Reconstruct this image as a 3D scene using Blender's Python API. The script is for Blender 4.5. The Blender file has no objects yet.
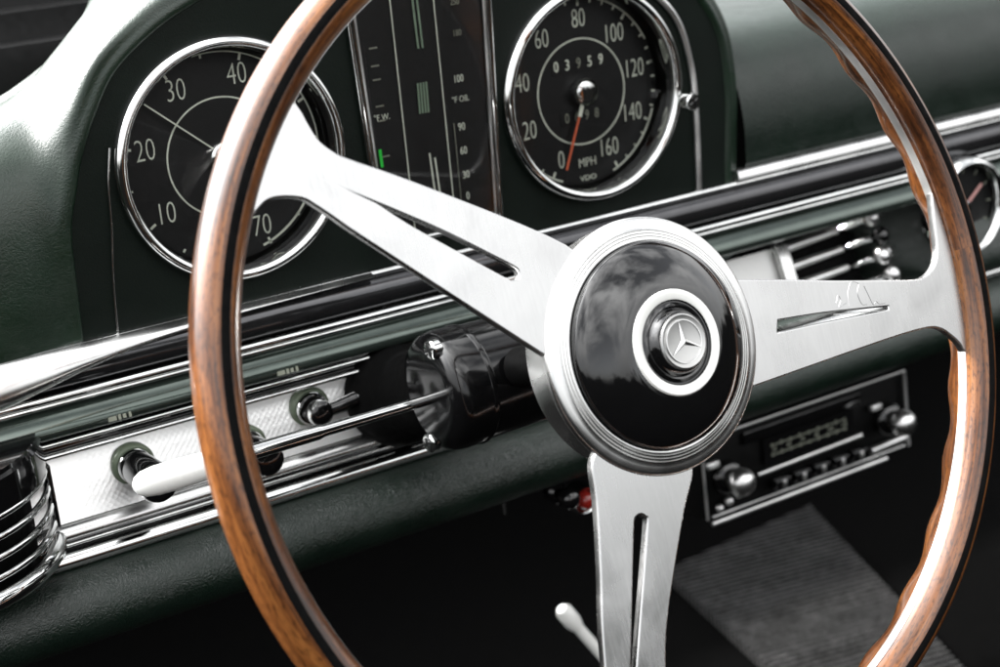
import bpy, bmesh, math, random
from mathutils import Vector, Matrix
random.seed(4)
PI = math.pi
scene = bpy.context.scene
COL = scene.collection

# ------------------------------------------------------------------ materials
def new_mat(name):
    m = bpy.data.materials.new(name); m.use_nodes = True
    nt = m.node_tree
    return m, nt, nt.nodes['Principled BSDF']

def setp(b, **kw):
    names = dict(base='Base Color', metal='Metallic', rough='Roughness', spec='Specular IOR Level', coat='Coat Weight',
                 coatr='Coat Roughness', aniso='Anisotropic', ior='IOR', sheen='Sheen Weight')
    for k, v in kw.items():
        if k == 'base' and len(v) == 3: v = (*v, 1)
        b.inputs[names[k]].default_value = v

def N(nt, t, **kw):
    n = nt.nodes.new(t)
    for k, v in kw.items():
        if k in n.inputs.keys(): n.inputs[k].default_value = v
        else: setattr(n, k, v)
    return n

def coords(nt, kind='Object', scale=(1, 1, 1), rot=(0, 0, 0)):
    tc = N(nt, 'ShaderNodeTexCoord'); mp = N(nt, 'ShaderNodeMapping')
    mp.inputs['Scale'].default_value = scale; mp.inputs['Rotation'].default_value = rot
    nt.links.new(tc.outputs[kind], mp.inputs['Vector'])
    return mp.outputs['Vector']

def ramp(nt, fac, stops):
    r = N(nt, 'ShaderNodeValToRGB')
    el = r.color_ramp.elements
    while len(el) < len(stops): el.new(0.5)
    for e, (p, c) in zip(el, stops):
        e.position = p; e.color = c if len(c) == 4 else (*c, 1)
    nt.links.new(fac, r.inputs['Fac'])
    return r.outputs['Color']

def bump(nt, b, h, strength, dist, prev=None):
    n = N(nt, 'ShaderNodeBump', Strength=strength, Distance=dist)
    nt.links.new(h, n.inputs['Height'])
    if prev: nt.links.new(prev, n.inputs['Normal'])
    nt.links.new(n.outputs['Normal'], b.inputs['Normal'])
    return n.outputs['Normal']

def noise(nt, vec, scale, detail=4, rough=.55, dist=0):
    n = N(nt, 'ShaderNodeTexNoise', Scale=scale, Detail=detail, Roughness=rough, Distortion=dist)
    nt.links.new(vec, n.inputs['Vector'])
    return n.outputs['Fac']

def leather(name, base, rough=.42, grain=.35, spec=.5, scale=430):
    m, nt, b = new_mat(name); setp(b, rough=rough, spec=spec)
    v = coords(nt)
    vo = N(nt, 'ShaderNodeTexVoronoi', Scale=scale); vo.feature = 'DISTANCE_TO_EDGE'
    wob = N(nt, 'ShaderNodeTexNoise', Scale=160.0, Detail=3.0)
    nt.links.new(v, wob.inputs['Vector'])
    mx = N(nt, 'ShaderNodeMix'); mx.data_type = 'VECTOR'; mx.inputs[0].default_value = .012
    nt.links.new(v, mx.inputs[4]); nt.links.new(wob.outputs['Color'], mx.inputs[5])
    nt.links.new(mx.outputs[1], vo.inputs['Vector'])
    p = bump(nt, b, ramp(nt, vo.outputs['Distance'], [(0, (0, 0, 0)), (.25, (1, 1, 1))]), grain, .0006)
    bump(nt, b, noise(nt, v, 900, 3), grain * .5, .0004, p)
    c = ramp(nt, noise(nt, v, 35, 5), [(.3, tuple(x * .8 for x in base)), (.7, tuple(x * 1.2 for x in base))])
    nt.links.new(c, b.inputs['Base Color'])
    r = ramp(nt, noise(nt, v, 60, 4), [(.3, (rough - .05,) * 3), (.7, (rough + .07,) * 3)])
    nt.links.new(r, b.inputs['Roughness'])
    return m

def metal(name, base, rough, mott=.0, brushed=None, bumpv=0.0):
    m, nt, b = new_mat(name); setp(b, base=base, metal=1.0, rough=rough)
    if mott or brushed:
        v = coords(nt)
        f = noise(nt, v, 30, 4, .5, .6)
        if brushed:
            v2 = coords(nt, scale=brushed)
            f2 = noise(nt, v2, 90, 3, .6)
            mix = N(nt, 'ShaderNodeMath', operation='MULTIPLY_ADD'); mix.inputs[1].default_value = .25
            nt.links.new(f2, mix.inputs[0])
            h = N(nt, 'ShaderNodeMath', operation='MULTIPLY'); h.inputs[1].default_value = .75
            nt.links.new(f, h.inputs[0]); nt.links.new(h.outputs[0], mix.inputs[2]); f = mix.outputs[0]
            if bumpv: bump(nt, b, f2, bumpv, .0003)
        nt.links.new(ramp(nt, f, [(.32, (max(.03, rough - mott),) * 3), (.68, (rough + mott,) * 3)]), b.inputs['Roughness'])
        nt.links.new(ramp(nt, f, [(.3, tuple(x * .72 for x in base)), (.66, base)]), b.inputs['Base Color'])
    return m

def plain(name, base, rough=.4, spec=.5, coat=0.0, var=0.12, metalv=0.0, sc=90):
    m, nt, b = new_mat(name); setp(b, base=base, rough=rough, spec=spec, coat=coat, coatr=.04, metal=metalv)
    if var:
        v = coords(nt); f = noise(nt, v, sc, 4)
        nt.links.new(ramp(nt, f, [(.3, tuple(x * (1 - var) for x in base)), (.7, tuple(x * (1 + var) for x in base))]), b.inputs['Base Color'])
        f2 = noise(nt, v, sc * 2.3, 4)
        nt.links.new(ramp(nt, f2, [(.3, (max(.02, rough * .75),) * 3), (.75, (rough * 1.25,) * 3)]), b.inputs['Roughness'])
    return m

M = {}
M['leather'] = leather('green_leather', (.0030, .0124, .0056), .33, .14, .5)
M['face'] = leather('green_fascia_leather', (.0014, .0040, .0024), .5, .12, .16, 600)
M['pad'] = leather('green_dash_pad', (.0034, .0100, .0060), .38, .34, .6, 500)
M['pad_top'] = leather('green_dash_top', (.0026, .0084, .0048), .36, .16, .4, 520)
M['black_soft'] = plain('black_moulded', (.0030, .0030, .0032), .13, .42)
M['band_black'] = plain('black_chromed_moulding', (.075, .075, .078), .10, .5, .0, .1, .85)
M['rubber'] = plain('black_rubber', (.002, .002, .002), .5, .12)
M['knob_metal'] = metal('frosted_knob_metal', (.85, .85, .84), .34, .10)
M['band_metal'] = metal('dull_band_metal', (.80, .80, .79), .48, .08)
M['alu_satin'] = metal('satin_aluminium', (.80, .80, .79), .36, .06)
M['paint'] = plain('green_metallic_paint', (.055, .073, .062), .15, .5, .6, .1, .7)
M['chrome'] = metal('chrome', (.80, .81, .80), .055, .02)
M['alu'] = metal('polished_aluminium', (.57, .57, .565), .27, .09, (9, 1, 1), .004)
M['alu_ring'] = metal('turned_aluminium', (.78, .78, .77), .27, .06)
M['black_gloss'] = plain('black_gloss', (.0035, .0035, .0037), .07, .5, .5, .1)
M['black_satin'] = plain('black_satin', (.0045, .0046, .0048), .35, .4)
M['black_matt'] = plain('black_matt', (.002, .002, .002), .75, .06)
M['dial'] = plain('dial_black', (.004, .0042, .0042), .5, .3)
M['print'] = plain('dial_print', (.62, .66, .56), .6, .2)
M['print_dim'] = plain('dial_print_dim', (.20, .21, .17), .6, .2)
M['white'] = plain('white_plastic', (.78, .78, .75), .25, .5, .4, .03)
M['orange'] = plain('needle_orange', (.62, .13, .06), .5, .3)
M['green_strip'] = plain('thermometer_green', (.02, .55, .05), .4, .4)
M['pale_green'] = plain('pale_green_band', (.17, .24, .17), .5, .4)
M['red'] = plain('red_plastic', (.22, .012, .008), .25, .5, .5, .05)
M['olive'] = plain('olive_ring', (.10, .125, .085), .4, .4)
M['emblem'] = metal('emblem_silver', (.50, .50, .49), .38, .06)
M['emblem_line'] = metal('emblem_line', (.78, .78, .77), .3, .03)
M['pink'] = plain('pink_hand', (.55, .30, .28), .5)
M['carpet'] = plain('black_carpet', (.002, .002, .002), .95, .0, 0, .1)

def wood(name):
    m, nt, b = new_mat(name); setp(b, rough=.30, spec=.35, coat=.55, coatr=.13)
    tc = N(nt, 'ShaderNodeTexCoord')
    def mp(s):
        n = N(nt, 'ShaderNodeMapping'); n.inputs['Scale'].default_value = s
        nt.links.new(tc.outputs['UV'], n.inputs['Vector']); return n.outputs['Vector']
    f1 = noise(nt, mp((9, 260, 1)), 1.0, 6, .62, .8)
    f2 = noise(nt, mp((30, 900, 1)), 1.0, 4, .6, .3)
    f3 = noise(nt, mp((14, 40, 1)), 1.0, 3, .5, 1.0)
    a = N(nt, 'ShaderNodeMath', operation='MULTIPLY_ADD'); a.inputs[1].default_value = .45
    h = N(nt, 'ShaderNodeMath', operation='MULTIPLY_ADD'); h.inputs[1].default_value = .2
    k = N(nt, 'ShaderNodeMath', operation='MULTIPLY'); k.inputs[1].default_value = .35
    nt.links.new(f3, k.inputs[0]); nt.links.new(f2, h.inputs[0]); nt.links.new(k.outputs[0], h.inputs[2])
    nt.links.new(f1, a.inputs[0]); nt.links.new(h.outputs[0], a.inputs[2])
    c = ramp(nt, a.outputs[0], [(.37, (.007, .0025, .0010)), (.46, (.056, .0175, .0046)), (.545, (.135, .0470, .0120)), (.68, (.270, .1080, .0290))])
    pores = ramp(nt, noise(nt, mp((260, 700, 1)), 1.0, 3, .6), [(.36, (.25, .22, .20)), (.50, (1, 1, 1))])
    mm = N(nt, 'ShaderNodeMix'); mm.data_type = 'RGBA'; mm.blend_type = 'MULTIPLY'; mm.inputs[0].default_value = .75
    nt.links.new(c, mm.inputs[6]); nt.links.new(pores, mm.inputs[7])
    nt.links.new(mm.outputs[2], b.inputs['Base Color'])
    bump(nt, b, a.outputs[0], .18, .0005)
    return m
M['wood'] = wood('varnished_walnut')

def glass(name):
    m = bpy.data.materials.new(name); m.use_nodes = True
    nt = m.node_tree; nt.nodes.clear()
    o = N(nt, 'ShaderNodeOutputMaterial'); mx = N(nt, 'ShaderNodeMixShader')
    t = N(nt, 'ShaderNodeBsdfTransparent'); g = N(nt, 'ShaderNodeBsdfGlossy', Roughness=.02)
    f = N(nt, 'ShaderNodeFresnel', IOR=1.28)
    nt.links.new(f.outputs[0], mx.inputs[0]); nt.links.new(t.outputs[0], mx.inputs[1]); nt.links.new(g.outputs[0], mx.inputs[2])
    nt.links.new(mx.outputs[0], o.inputs['Surface'])
    return m
M['glass'] = glass('instrument_glass')

def engine_turned():
    m, nt, b = new_mat('engine_turned_plate'); setp(b, base=(.88, .88, .87), metal=1.0, rough=.40)
    v = coords(nt, rot=(0, math.radians(45), 0), scale=(420, 420, 420))
    ck = N(nt, 'ShaderNodeTexVoronoi', Scale=1.0, Randomness=.12)
    nt.links.new(v, ck.inputs['Vector'])
    bump(nt, b, ck.outputs['Distance'], .22, .0006)
    return m
M['plate'] = engine_turned()

def ribbed():
    m, nt, b = new_mat('grey_ribbed_carpet'); setp(b, rough=.95, spec=.0)
    v = coords(nt, rot=(0, 0, math.radians(12)))
    w = N(nt, 'ShaderNodeTexWave', Scale=42.0, Distortion=1.8, Detail=4.0); w.inputs['Detail Scale'].default_value = 6
    w.bands_direction = 'Y'
    nt.links.new(v, w.inputs['Vector'])
    f = noise(nt, v, 34, 8, .78)
    mu = N(nt, 'ShaderNodeMath', operation='MULTIPLY'); nt.links.new(w.outputs['Fac'], mu.inputs[0]); nt.links.new(f, mu.inputs[1])
    nt.links.new(ramp(nt, mu.outputs[0], [(.08, (.004, .004, .004)), (.32, (.020, .020, .020)), (.66, (.055, .055, .055))]), b.inputs['Base Color'])
    bump(nt, b, w.outputs['Fac'], .8, .004)
    return m
M['mat'] = ribbed()

# ------------------------------------------------------------------ builders
def link(name, me, mat=None, parent=None, smooth=40):
    if mat:
        me.materials.clear()
        for q in (mat if isinstance(mat, (list, tuple)) else [mat]): me.materials.append(q)
    if smooth:
        me.shade_smooth(); me.set_sharp_from_angle(angle=math.radians(smooth))
    o = bpy.data.objects.new(name, me); COL.objects.link(o)
    if parent: o.parent = parent
    return o

def thing(name, label, cat, loc=(0, 0, 0), rot=(0, 0, 0), group=None):
    o = bpy.data.objects.new(name, None); COL.objects.link(o)
    o.empty_display_size = .02
    o.location = loc; o.rotation_euler = rot
    o['label'] = label; o['category'] = cat
    if group: o['group'] = group
    return o

FACE = (PI / 2, 0, 0)          # local z points to the driver, local y up

def mesh_of(bm, name='mesh'):
    bmesh.ops.recalc_face_normals(bm, faces=bm.faces[:])
    me = bpy.data.meshes.new(name); bm.to_mesh(me); bm.free()
    return me

def lathe(prof, seg=96, bm=None, mat4=None, closed=False):
    own = bm is None
    if own: bm = bmesh.new()
    rings = []
    for r, z in prof:
        if r < 1e-7: rings.append([bm.verts.new((0, 0, z))])
        else: rings.append([bm.verts.new((r * math.cos(2 * PI * i / seg), r * math.sin(2 * PI * i / seg), z)) for i in range(seg)])
    pairs = list(zip(rings[:-1], rings[1:]))
    if closed: pairs.append((rings[-1], rings[0]))
    for a, b in pairs:
        for i in range(seg):
            j = (i + 1) % seg
            if len(a) == 1 and len(b) == 1: continue
            if len(a) == 1: bm.faces.new((a[0], b[i], b[j]))
            elif len(b) == 1: bm.faces.new((a[i], a[j], b[0]))
            else: bm.faces.new((a[i], a[j], b[j], b[i]))
    if mat4 is not None: bmesh.ops.transform(bm, matrix=mat4, verts=[v for r in rings for v in r])
    return mesh_of(bm) if own else bm

def axis_mat(p, d):
    d = Vector(d).normalized()
    return Matrix.Translation(p) @ d.to_track_quat('Z', 'Y').to_matrix().to_4x4()

def lathe_at(prof, p, d, seg=48, bm=None):
    return lathe(prof, seg, bm, axis_mat(p, d))

def extrude_x(prof, x0, x1, closed=True, n=1, bend=None, caps=True):
    """profile of (y, z) swept along X"""
    bm = bmesh.new(); rows = []
    for k in range(n + 1):
        x = x0 + (x1 - x0) * k / n
        rows.append([bm.verts.new((x, y, z) if bend is None else bend(x, y, z)) for y, z in prof])
    m = len(prof)
    for a, b in zip(rows[:-1], rows[1:]):
        for i in range(m if closed else m - 1):
            j = (i + 1) % m
            bm.faces.new((a[i], b[i], b[j], a[j]))
    if closed and caps:
        bm.faces.new(rows[0]); bm.faces.new(rows[-1][::-1])
    return mesh_of(bm)

def round_prof(cy, cz, r, n=16, sy=1, sz=1):
    return [(cy + r * sy * math.cos(2 * PI * i / n), cz + r * sz * math.sin(2 * PI * i / n)) for i in range(n)]

def smooth_line(pts, n=6):
    """Catmull-Rom through points of any dimension"""
    P = [Vector(p) for p in pts]; out = []
    for i in range(len(P) - 1):
        p0 = P[i - 1] if i else P[0] * 2 - P[1]
        p1, p2 = P[i], P[i + 1]
        p3 = P[i + 2] if i + 2 < len(P) else P[-1] * 2 - P[-2]
        for k in range(n):
            t = k / n
            out.append(.5 * ((2 * p1) + (p2 - p0) * t + (2 * p0 - 5 * p1 + 4 * p2 - p3) * t * t + (3 * p1 - p0 - 3 * p2 + p3) * t ** 3))
    out.append(P[-1].copy())
    return out

def tube(path, rad, seg=14, bm=None, caps=True):
    own = bm is None
    if own: bm = bmesh.new()
    P = [Vector(p) for p in path]
    R = rad if isinstance(rad, (list, tuple)) else [rad] * len(P)
    rings = []; up = None
    for i, p in enumerate(P):
        t = (P[min(i + 1, len(P) - 1)] - P[max(i - 1, 0)]).normalized()
        if up is None:
            up = Vector((0, 0, 1)) if abs(t.z) < .9 else Vector((0, 1, 0))
        s = t.cross(up).normalized(); up = s.cross(t).normalized()
        rings.append([bm.verts.new(p + R[i] * (math.cos(2 * PI * k / seg) * s + math.sin(2 * PI * k / seg) * up)) for k in range(seg)])
    for a, b in zip(rings[:-1], rings[1:]):
        for i in range(seg):
            j = (i + 1) % seg
            bm.faces.new((a[i], a[j], b[j], b[i]))
    if caps:
        bm.faces.new(rings[0][::-1]); bm.faces.new(rings[-1])
    return mesh_of(bm) if own else bm

def box(bm, c, s, rot=None, bev=0.0):
    r = bmesh.ops.create_cube(bm, size=1)
    vs = r['verts']
    m = Matrix.Translation(c) @ (rot or Matrix.Identity(4)) @ Matrix.Diagonal((*s, 1))
    bmesh.ops.transform(bm, matrix=m, verts=vs)
    if bev:
        es = list({e for v in vs for e in v.link_edges})
        bmesh.ops.bevel(bm, geom=es, offset=bev, segments=2, profile=.5, affect='EDGES')
    return bm

def plate(outlines, half, bev=0.0, bres=2):
    """flat plate in local XY from closed outlines (inner ones are holes)"""
    cu = bpy.data.curves.new('tmp', 'CURVE'); cu.dimensions = '2D'; cu.fill_mode = 'BOTH'
    cu.extrude = max(half - bev, 0); cu.bevel_depth = bev; cu.bevel_resolution = bres; cu.offset = -bev
    for pts in outlines:
        s = cu.splines.new('POLY'); s.points.add(len(pts) - 1)
        for p, q in zip(s.points, pts): p.co = (q[0], q[1], 0, 1)
        s.use_cyclic_u = True
    o = bpy.data.objects.new('tmp', cu); COL.objects.link(o)
    dg = bpy.context.evaluated_depsgraph_get(); dg.update()
    me = bpy.data.meshes.new_from_object(o.evaluated_get(dg))
    bpy.data.objects.remove(o); bpy.data.curves.remove(cu)
    return me

def words(items, half=.0002, thick=0.0):
    """[(text, x, y, size, xscale, shear)] -> one mesh in local XY, each centred on its point"""
    out = bmesh.new()
    for t, x, y, size, xs, rot in items:
        cu = bpy.data.curves.new('tmp', 'FONT'); cu.body = t; cu.size = size; cu.align_x = 'CENTER'; cu.align_y = 'CENTER'
        cu.extrude = half; cu.offset = thick; cu.resolution_u = 3
        o = bpy.data.objects.new('tmp', cu); COL.objects.link(o)
        dg = bpy.context.evaluated_depsgraph_get(); dg.update()
        me = bpy.data.meshes.new_from_object(o.evaluated_get(dg))
        me.transform(Matrix.Translation((x, y, 0)) @ Matrix.Rotation(rot, 4, 'Z') @ Matrix.Diagonal((xs, 1, 1, 1)))
        out.from_mesh(me)
        bpy.data.objects.remove(o); bpy.data.curves.remove(cu); bpy.data.meshes.remove(me)
    me = bpy.data.meshes.new('words'); out.to_mesh(me); out.free()
    return me

def shift(me, z): me.transform(Matrix.Translation((0, 0, z))); return me

def grid_surface(rows, sub=2, thick=0.0):
    bm = bmesh.new()
    V = [[bm.verts.new(p) for p in r] for r in rows]
    for a, b in zip(V[:-1], V[1:]):
        for i in range(len(a) - 1): bm.faces.new((a[i], a[i + 1], b[i + 1], b[i]))
    return mesh_of(bm)

def dense(rows, n=5):
    rows = [smooth_line(r, n) for r in rows]
    cols = [smooth_line(c, n) for c in zip(*rows)]
    return [list(r) for r in zip(*cols)]

# ================================================================== steering wheel
wc = Vector((-.02446, -.21407, -.06976))
wu = Vector((.99945, .03329, 0)); wv = Vector((-.00963, .28911, .95725)); wn = Vector((.03187, -.95672, .28927))
wrot = Matrix((wu, wv, wn)).transposed().to_euler()
wheel = thing('steering_wheel', 'large wood rimmed steering wheel with three polished slotted metal spokes', 'steering wheel', wc, wrot)

RIM_R, RIM_A, RIM_B = .1910, .0089, .0113
def rim_mesh():
    bm = bmesh.new(); uvl = bm.loops.layers.uv.new('UVMap')
    NU, NV, R, a = 480, 40, RIM_R, 1.0
    V = []
    for i in range(NU):
        th = 2 * PI * i / NU; row = []
        for j in range(NV):
            ph = 2 * PI * j / NV                 # 0 inward, 90 to the driver, 180 outward, 270 back
            d = math.atan2(math.sin(ph + .75), math.cos(ph + .75))
            g = math.exp(-(d / (.36 if d > 0 else .8)) ** 2)
            rr = g * .0019 * (.5 + .5 * math.cos(34 * th + .6 * math.sin(3 * th)))
            r = R - (RIM_A + rr) * math.cos(ph)
            row.append(bm.verts.new((r * math.cos(th), r * math.sin(th), (RIM_B + rr) * math.sin(ph))))
        V.append(row)
    for i in range(NU):
        for j in range(NV):
            f = bm.faces.new((V[i][j], V[(i + 1) % NU][j], V[(i + 1) % NU][(j + 1) % NV], V[i][(j + 1) % NV]))
            for lp, (di, dj) in zip(f.loops, ((0, 0), (1, 0), (1, 1), (0, 1))):
                lp[uvl].uv = ((i + di) / NU * 1.19, (j + dj) / NV * .07)
    return mesh_of(bm)
rim = link('rim', rim_mesh(), M['wood'], wheel, 80)

def band_on_rim(ph0, ph1, lift, n=6):
    prof = [(RIM_R - (RIM_A + lift) * math.cos(p), (RIM_B + lift) * math.sin(p)) for p in [ph0 + (ph1 - ph0) * k / n for k in range(n + 1)]]
    prof += [(RIM_R - (RIM_A - .002) * math.cos(p), (RIM_B - .002) * math.sin(p)) for p in [ph1 + (ph0 - ph1) * k / n for k in range(n + 1)]]
    return lathe(prof, 240, closed=True)
link('inlay_ring', band_on_rim(math.radians(80), math.radians(102), .0002), M['black_matt'], rim)
link('metal_band', band_on_rim(math.radians(-6), math.radians(16), .0001), M['band_metal'], rim)

def curve_pts(pts, n=5): return [(p.x, p.y) for p in smooth_line([(*p, 0) for p in pts], n)]
RB = .1805
def arc(r, a0, a1, n=10): return [(r * math.cos(math.radians(a0 + (a1 - a0) * k / n)), r * math.sin(math.radians(a0 + (a1 - a0) * k / n))) for k in range(n + 1)]
# left spoke
L_up = [(-.1318, .1275), (-.1295, .1225), (-.1283, .1181), (-.1258, .1112), (-.1213, .1061), (-.116, .1024), (-.0934, .0898), (-.0608, .0703), (-.0402, .0573), (-.030, .0500)]
L_lo = [(-.0530, .0090), (-.0639, .0195), (-.0873, .0420), (-.1066, .0606), (-.1220, .0755), (-.1285, .0822), (-.1340, .0876), (-.1384, .0912), (-.1456, .0933), (-.1517, .0934), (-.1565, .0910), (-.1605, .0880)]
left = curve_pts(L_up) + [(-.010, .030), (-.030, .004)] + curve_pts(L_lo) + arc(RB + .004, 149.5, 136.0, 10)
L_slot = curve_pts([(-.1097, .0841), (-.0842, .0672), (-.0600, .0492)], 4) + curve_pts([(-.0575, .0473), (-.0553, .0448), (-.0560, .0420), (-.0596, .0420)], 4) + curve_pts([(-.0625, .0442), (-.084, .0616), (-.0982, .0734), (-.1090, .0836)], 4)
# right spoke
R_up = [(.045, .0180), (.054, .016), (.080, .0100), (.107, .0033), (.135, -.0030), (.1560, -.0075), (.1640, -.0071), (.1700, -.0040), (.1736, .0010), (.1752, .0060), (.1768, .0150), (.1795, .0290)]
R_lo = [(.1752, -.0470), (.1735, -.0429), (.1694, -.0381), (.1639, -.0335), (.1559, -.0310), (.138, -.0300), (.1103, -.0298), (.080, -.0299), (.0430, -.0300)]
right = curve_pts(R_up) + arc(RB + .004, 8.5, -15.5, 12) + curve_pts(R_lo) + [(.020, -.020), (.020, .012)]
R_slot = curve_pts([(.0686, -.0060), (.0946, -.0091), (.1180, -.0128), (.1346, -.0155)], 5) + curve_pts([(.1342, -.0167), (.110, -.0145), (.085, -.0122), (.0664, -.0108)], 5)
# bottom spoke runs on down to the rim
B_l = [(-.0405, -.0330), (-.0449, -.0391), (-.0475, -.0555), (-.0541, -.082), (-.0600, -.1030), (-.0655, -.1280), (-.0700, -.1480), (-.0760, -.1560), (-.0870, -.1600)]
B_r = [(-.0330, -.1770), (-.0370, -.1690), (-.0395, -.1600), (-.0390, -.1450), (-.0345, -.1267), (-.0285, -.1105), (-.0176, -.0898), (-.0055, -.0690), (.0030, -.0565), (.0045, -.0480)]
bottom = curve_pts(B_l) + arc(RB + .004, 241.5, 259.0, 10) + curve_pts(B_r) + [(0, -.03), (-.02, -.02)]
B_slot = curve_pts([(-.0369, -.0805), (-.0319, -.0670), (-.0300, -.0646), (-.0275, -.0645), (-.0258, -.0662), (-.0258, -.0690), (-.0342, -.0886), (-.0487, -.1222), (-.0560, -.1410), (-.0590, -.1440), (-.0590, -.1400), (-.0512, -.1213)], 4)
for pts, slot in ((left, L_slot), (right, R_slot), (bottom, B_slot)):
    me = shift(plate([pts, slot], .0021, .0007, 2), .0013)
    sp = link('spoke', me, M['alu'], wheel, 35)
    if pts is right:
        bm = bmesh.new()
        def stroke(p, r=.00022): tube([(x, y, .0034) for x, y in smooth2(p)], r, 6, bm)
        def smooth2(p): return [(q.x, q.y) for q in smooth_line([(*c, 0) for c in p], 5)]
        ox, oy = .104, -.0085
        stroke([(ox + .000, oy + .0020), (ox + .0022, oy + .0050), (ox + .0030, oy + .0025), (ox + .0010, oy - .0002), (ox + .0036, oy + .0002), (ox + .0060, oy + .0005)])
        stroke([(ox + .0070, oy - .0015), (ox + .0085, oy + .0050), (ox + .0120, oy + .0088), (ox + .0160, oy + .0072), (ox + .0140, oy + .0035), (ox + .0150, oy - .0020), (ox + .0180, oy - .0030)])
        stroke([(ox + .0190, oy + .0055), (ox + .0205, oy + .0000), (ox + .0218, oy - .0040), (ox + .0240, oy - .0030), (ox + .0255, oy - .0045), (ox + .0290, oy - .0050)])
        stroke([(ox - .0035, oy - .0025), (ox + .010, oy - .0050), (ox + .028, oy - .0082)], .00025)
        link('engraved_signature', mesh_of(bm), M['alu'], sp)

# hub
hubp = [(.0300, -.0160), (.0515, -.0150), (.0525, -.0100), (.0525, -.0005), (.0538, .0005), (.0542, .0020), (.0541, .0036), (.0535, .0045), (.0525, .0050), (.0505, .0053), (.0485, .0055)]
for k in range(3):
    r = .0481 - k * .0013
    hubp += [(r + .0003, .0056 + k * .0003), (r, .0051 + k * .0003), (r - .0003, .0057 + k * .0003)]
hubp += [(.0442, .0066), (.0437, .0064), (.0430, .0050)]
link('hub_ring', lathe(hubp, 160), M['alu_ring'], wheel, 40)
bm = bmesh.new()
pad = link('horn_pad', lathe([(.0432, .0060), (.0434, .0082), (.0425, .0096), (.0395, .0118), (.0350, .0144), (.0300, .0166), (.0255, .0181), (.0225, .0187), (.0165, .0186)], 128), M['black_gloss'], wheel, 50)
link('emblem_surround', lathe([(.0220, .0184), (.0219, .0193), (.0214, .0198), (.0182, .0198), (.0176, .0194), (.0175, .0180)], 128), M['white'], pad)
link('emblem_collar', lathe([(.0176, .0192), (.0168, .0184), (.0158, .0188), (.0150, .0196), (.0142, .0194), (.0132, .0206), (.0126, .0225), (.0120, .0230), (.0116, .0226)], 128), M['black_gloss'], pad)
em = link('emblem', lathe([(.0118, .0222), (.0115, .0236), (.0108, .0240), (.0096, .0236), (0, .0236)], 96), M['emblem'], pad)
bm = bmesh.new()
lathe([(.0091, .0236), (.0090, .0241), (.0086, .0241), (.0085, .0236)], 96, bm)
for k in range(3):
    a = PI / 2 + k * 2 * PI / 3 + .03
    d = Vector((math.cos(a), math.sin(a), 0)); s = Vector((-math.sin(a), math.cos(a), 0))
    c = bm.verts.new((0, 0, .0248)); t = bm.verts.new(d * .0087 + Vector((0, 0, .0239)))
    l = bm.verts.new(d * .0009 + s * .0013 + Vector((0, 0, .0237))); r = bm.verts.new(d * .0009 - s * .0013 + Vector((0, 0, .0237)))
    bm.faces.new((c, l, t)); bm.faces.new((c, t, r))
link('star', mesh_of(bm), M['emblem_line'], em, 0)

# ================================================================== dashboard
dash = thing('dashboard', 'dark green leather dashboard with binnacle, chrome mouldings and padded lower roll', 'dashboard')
# fascia face with round openings for the two gauges
TC, SC = (-.1100, .0016), (.1062, -.0010)
crease = [(-.1985, -.070), (-.1970, -.045), (-.1950, -.018), (-.1900, -.001), (-.1840, .016), (-.1740, .035), (-.1610, .053), (-.1380, .069), (-.1160, .079), (-.080, .094), (-.040, .110), (0, .116), (.045, .112), (.085, .096), (.1220, .080), (.1520, .066), (.1740, .052), (.1880, .036), (.1960, .022), (.2000, .007), (.2015, -.020), (.1985, -.058), (.1980, -.070)]
cp = curve_pts(crease, 6)
ring = lambda c, r: [(c[0] + r * math.cos(2 * PI * i / 72), c[1] + r * math.sin(2 * PI * i / 72)) for i in range(72)]
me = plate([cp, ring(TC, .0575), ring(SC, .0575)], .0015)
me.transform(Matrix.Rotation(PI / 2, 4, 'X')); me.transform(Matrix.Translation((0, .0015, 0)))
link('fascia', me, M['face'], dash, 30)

# leather hood rolling back from the crease, flowing into the pad at its left
def hood_rows():
    rows = []
    L = crease
    n = len(L)
    for i, (x, z) in enumerate(L):
        p, q = L[max(i - 1, 0)], L[min(i + 1, n - 1)]
        t = Vector((q[0] - p[0], q[1] - p[1])).normalized(); o = Vector((-t.y, t.x))   # outward
        row = [(x - o.x * .0020, .003, z - o.y * .0020), (x, -.0012, z), (x + o.x * .0045, -.0010, z + o.y * .0045), (x + o.x * .0115, .006, z + o.y * .0115)]
        if i < 3: row[3] = (x - .0115, -.0020 + .001 * i, z + .001 * i)
        if i == 3: row[3] = (x - .0105, .0030, z + .0050)
        if i == 0:   row += [(-.225, -.004, -.070), (-.260, -.006, -.071), (-.330, -.010, -.072)]
        elif i == 1: row += [(-.224, -.004, -.042), (-.260, -.005, -.042), (-.330, -.008, -.044)]
        elif i == 2: row += [(-.222, .000, -.008), (-.258, -.001, -.010), (-.330, -.004, -.014)]
        elif i == 3: row += [(-.219, .010, .015), (-.255, .010, .010), (-.330, .008, .004)]
        elif i == 4: row += [(-.207, .026, .030), (-.245, .030, .024), (-.330, .030, .018)]
        elif i == 5: row += [(-.187, .050, .045), (-.218, .070, .033), (-.330, .080, .025)]
        elif i == 6: row += [(-.164, .062, .064), (-.180, .110, .034), (-.330, .150, .000)]
        elif i == 7: row += [(x + o.x * .0165, .045, z + o.y * .0165), (-.141, .095, .071), (-.140, .180, .005)]
        else:
            k = .55 if i > 15 else .8
            row += [(x + o.x * .0165, .045, z + o.y * .0165), (x + o.x * .019, .10, z + o.y * .019 * k), (x + o.x * .020, .19, z + o.y * .014 * k - .045)]
        rows.append(row)
    return rows
hr = dense(hood_rows(), 6)
link('hood', grid_surface(hr), M['leather'], dash, 0 or 80)

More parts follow.
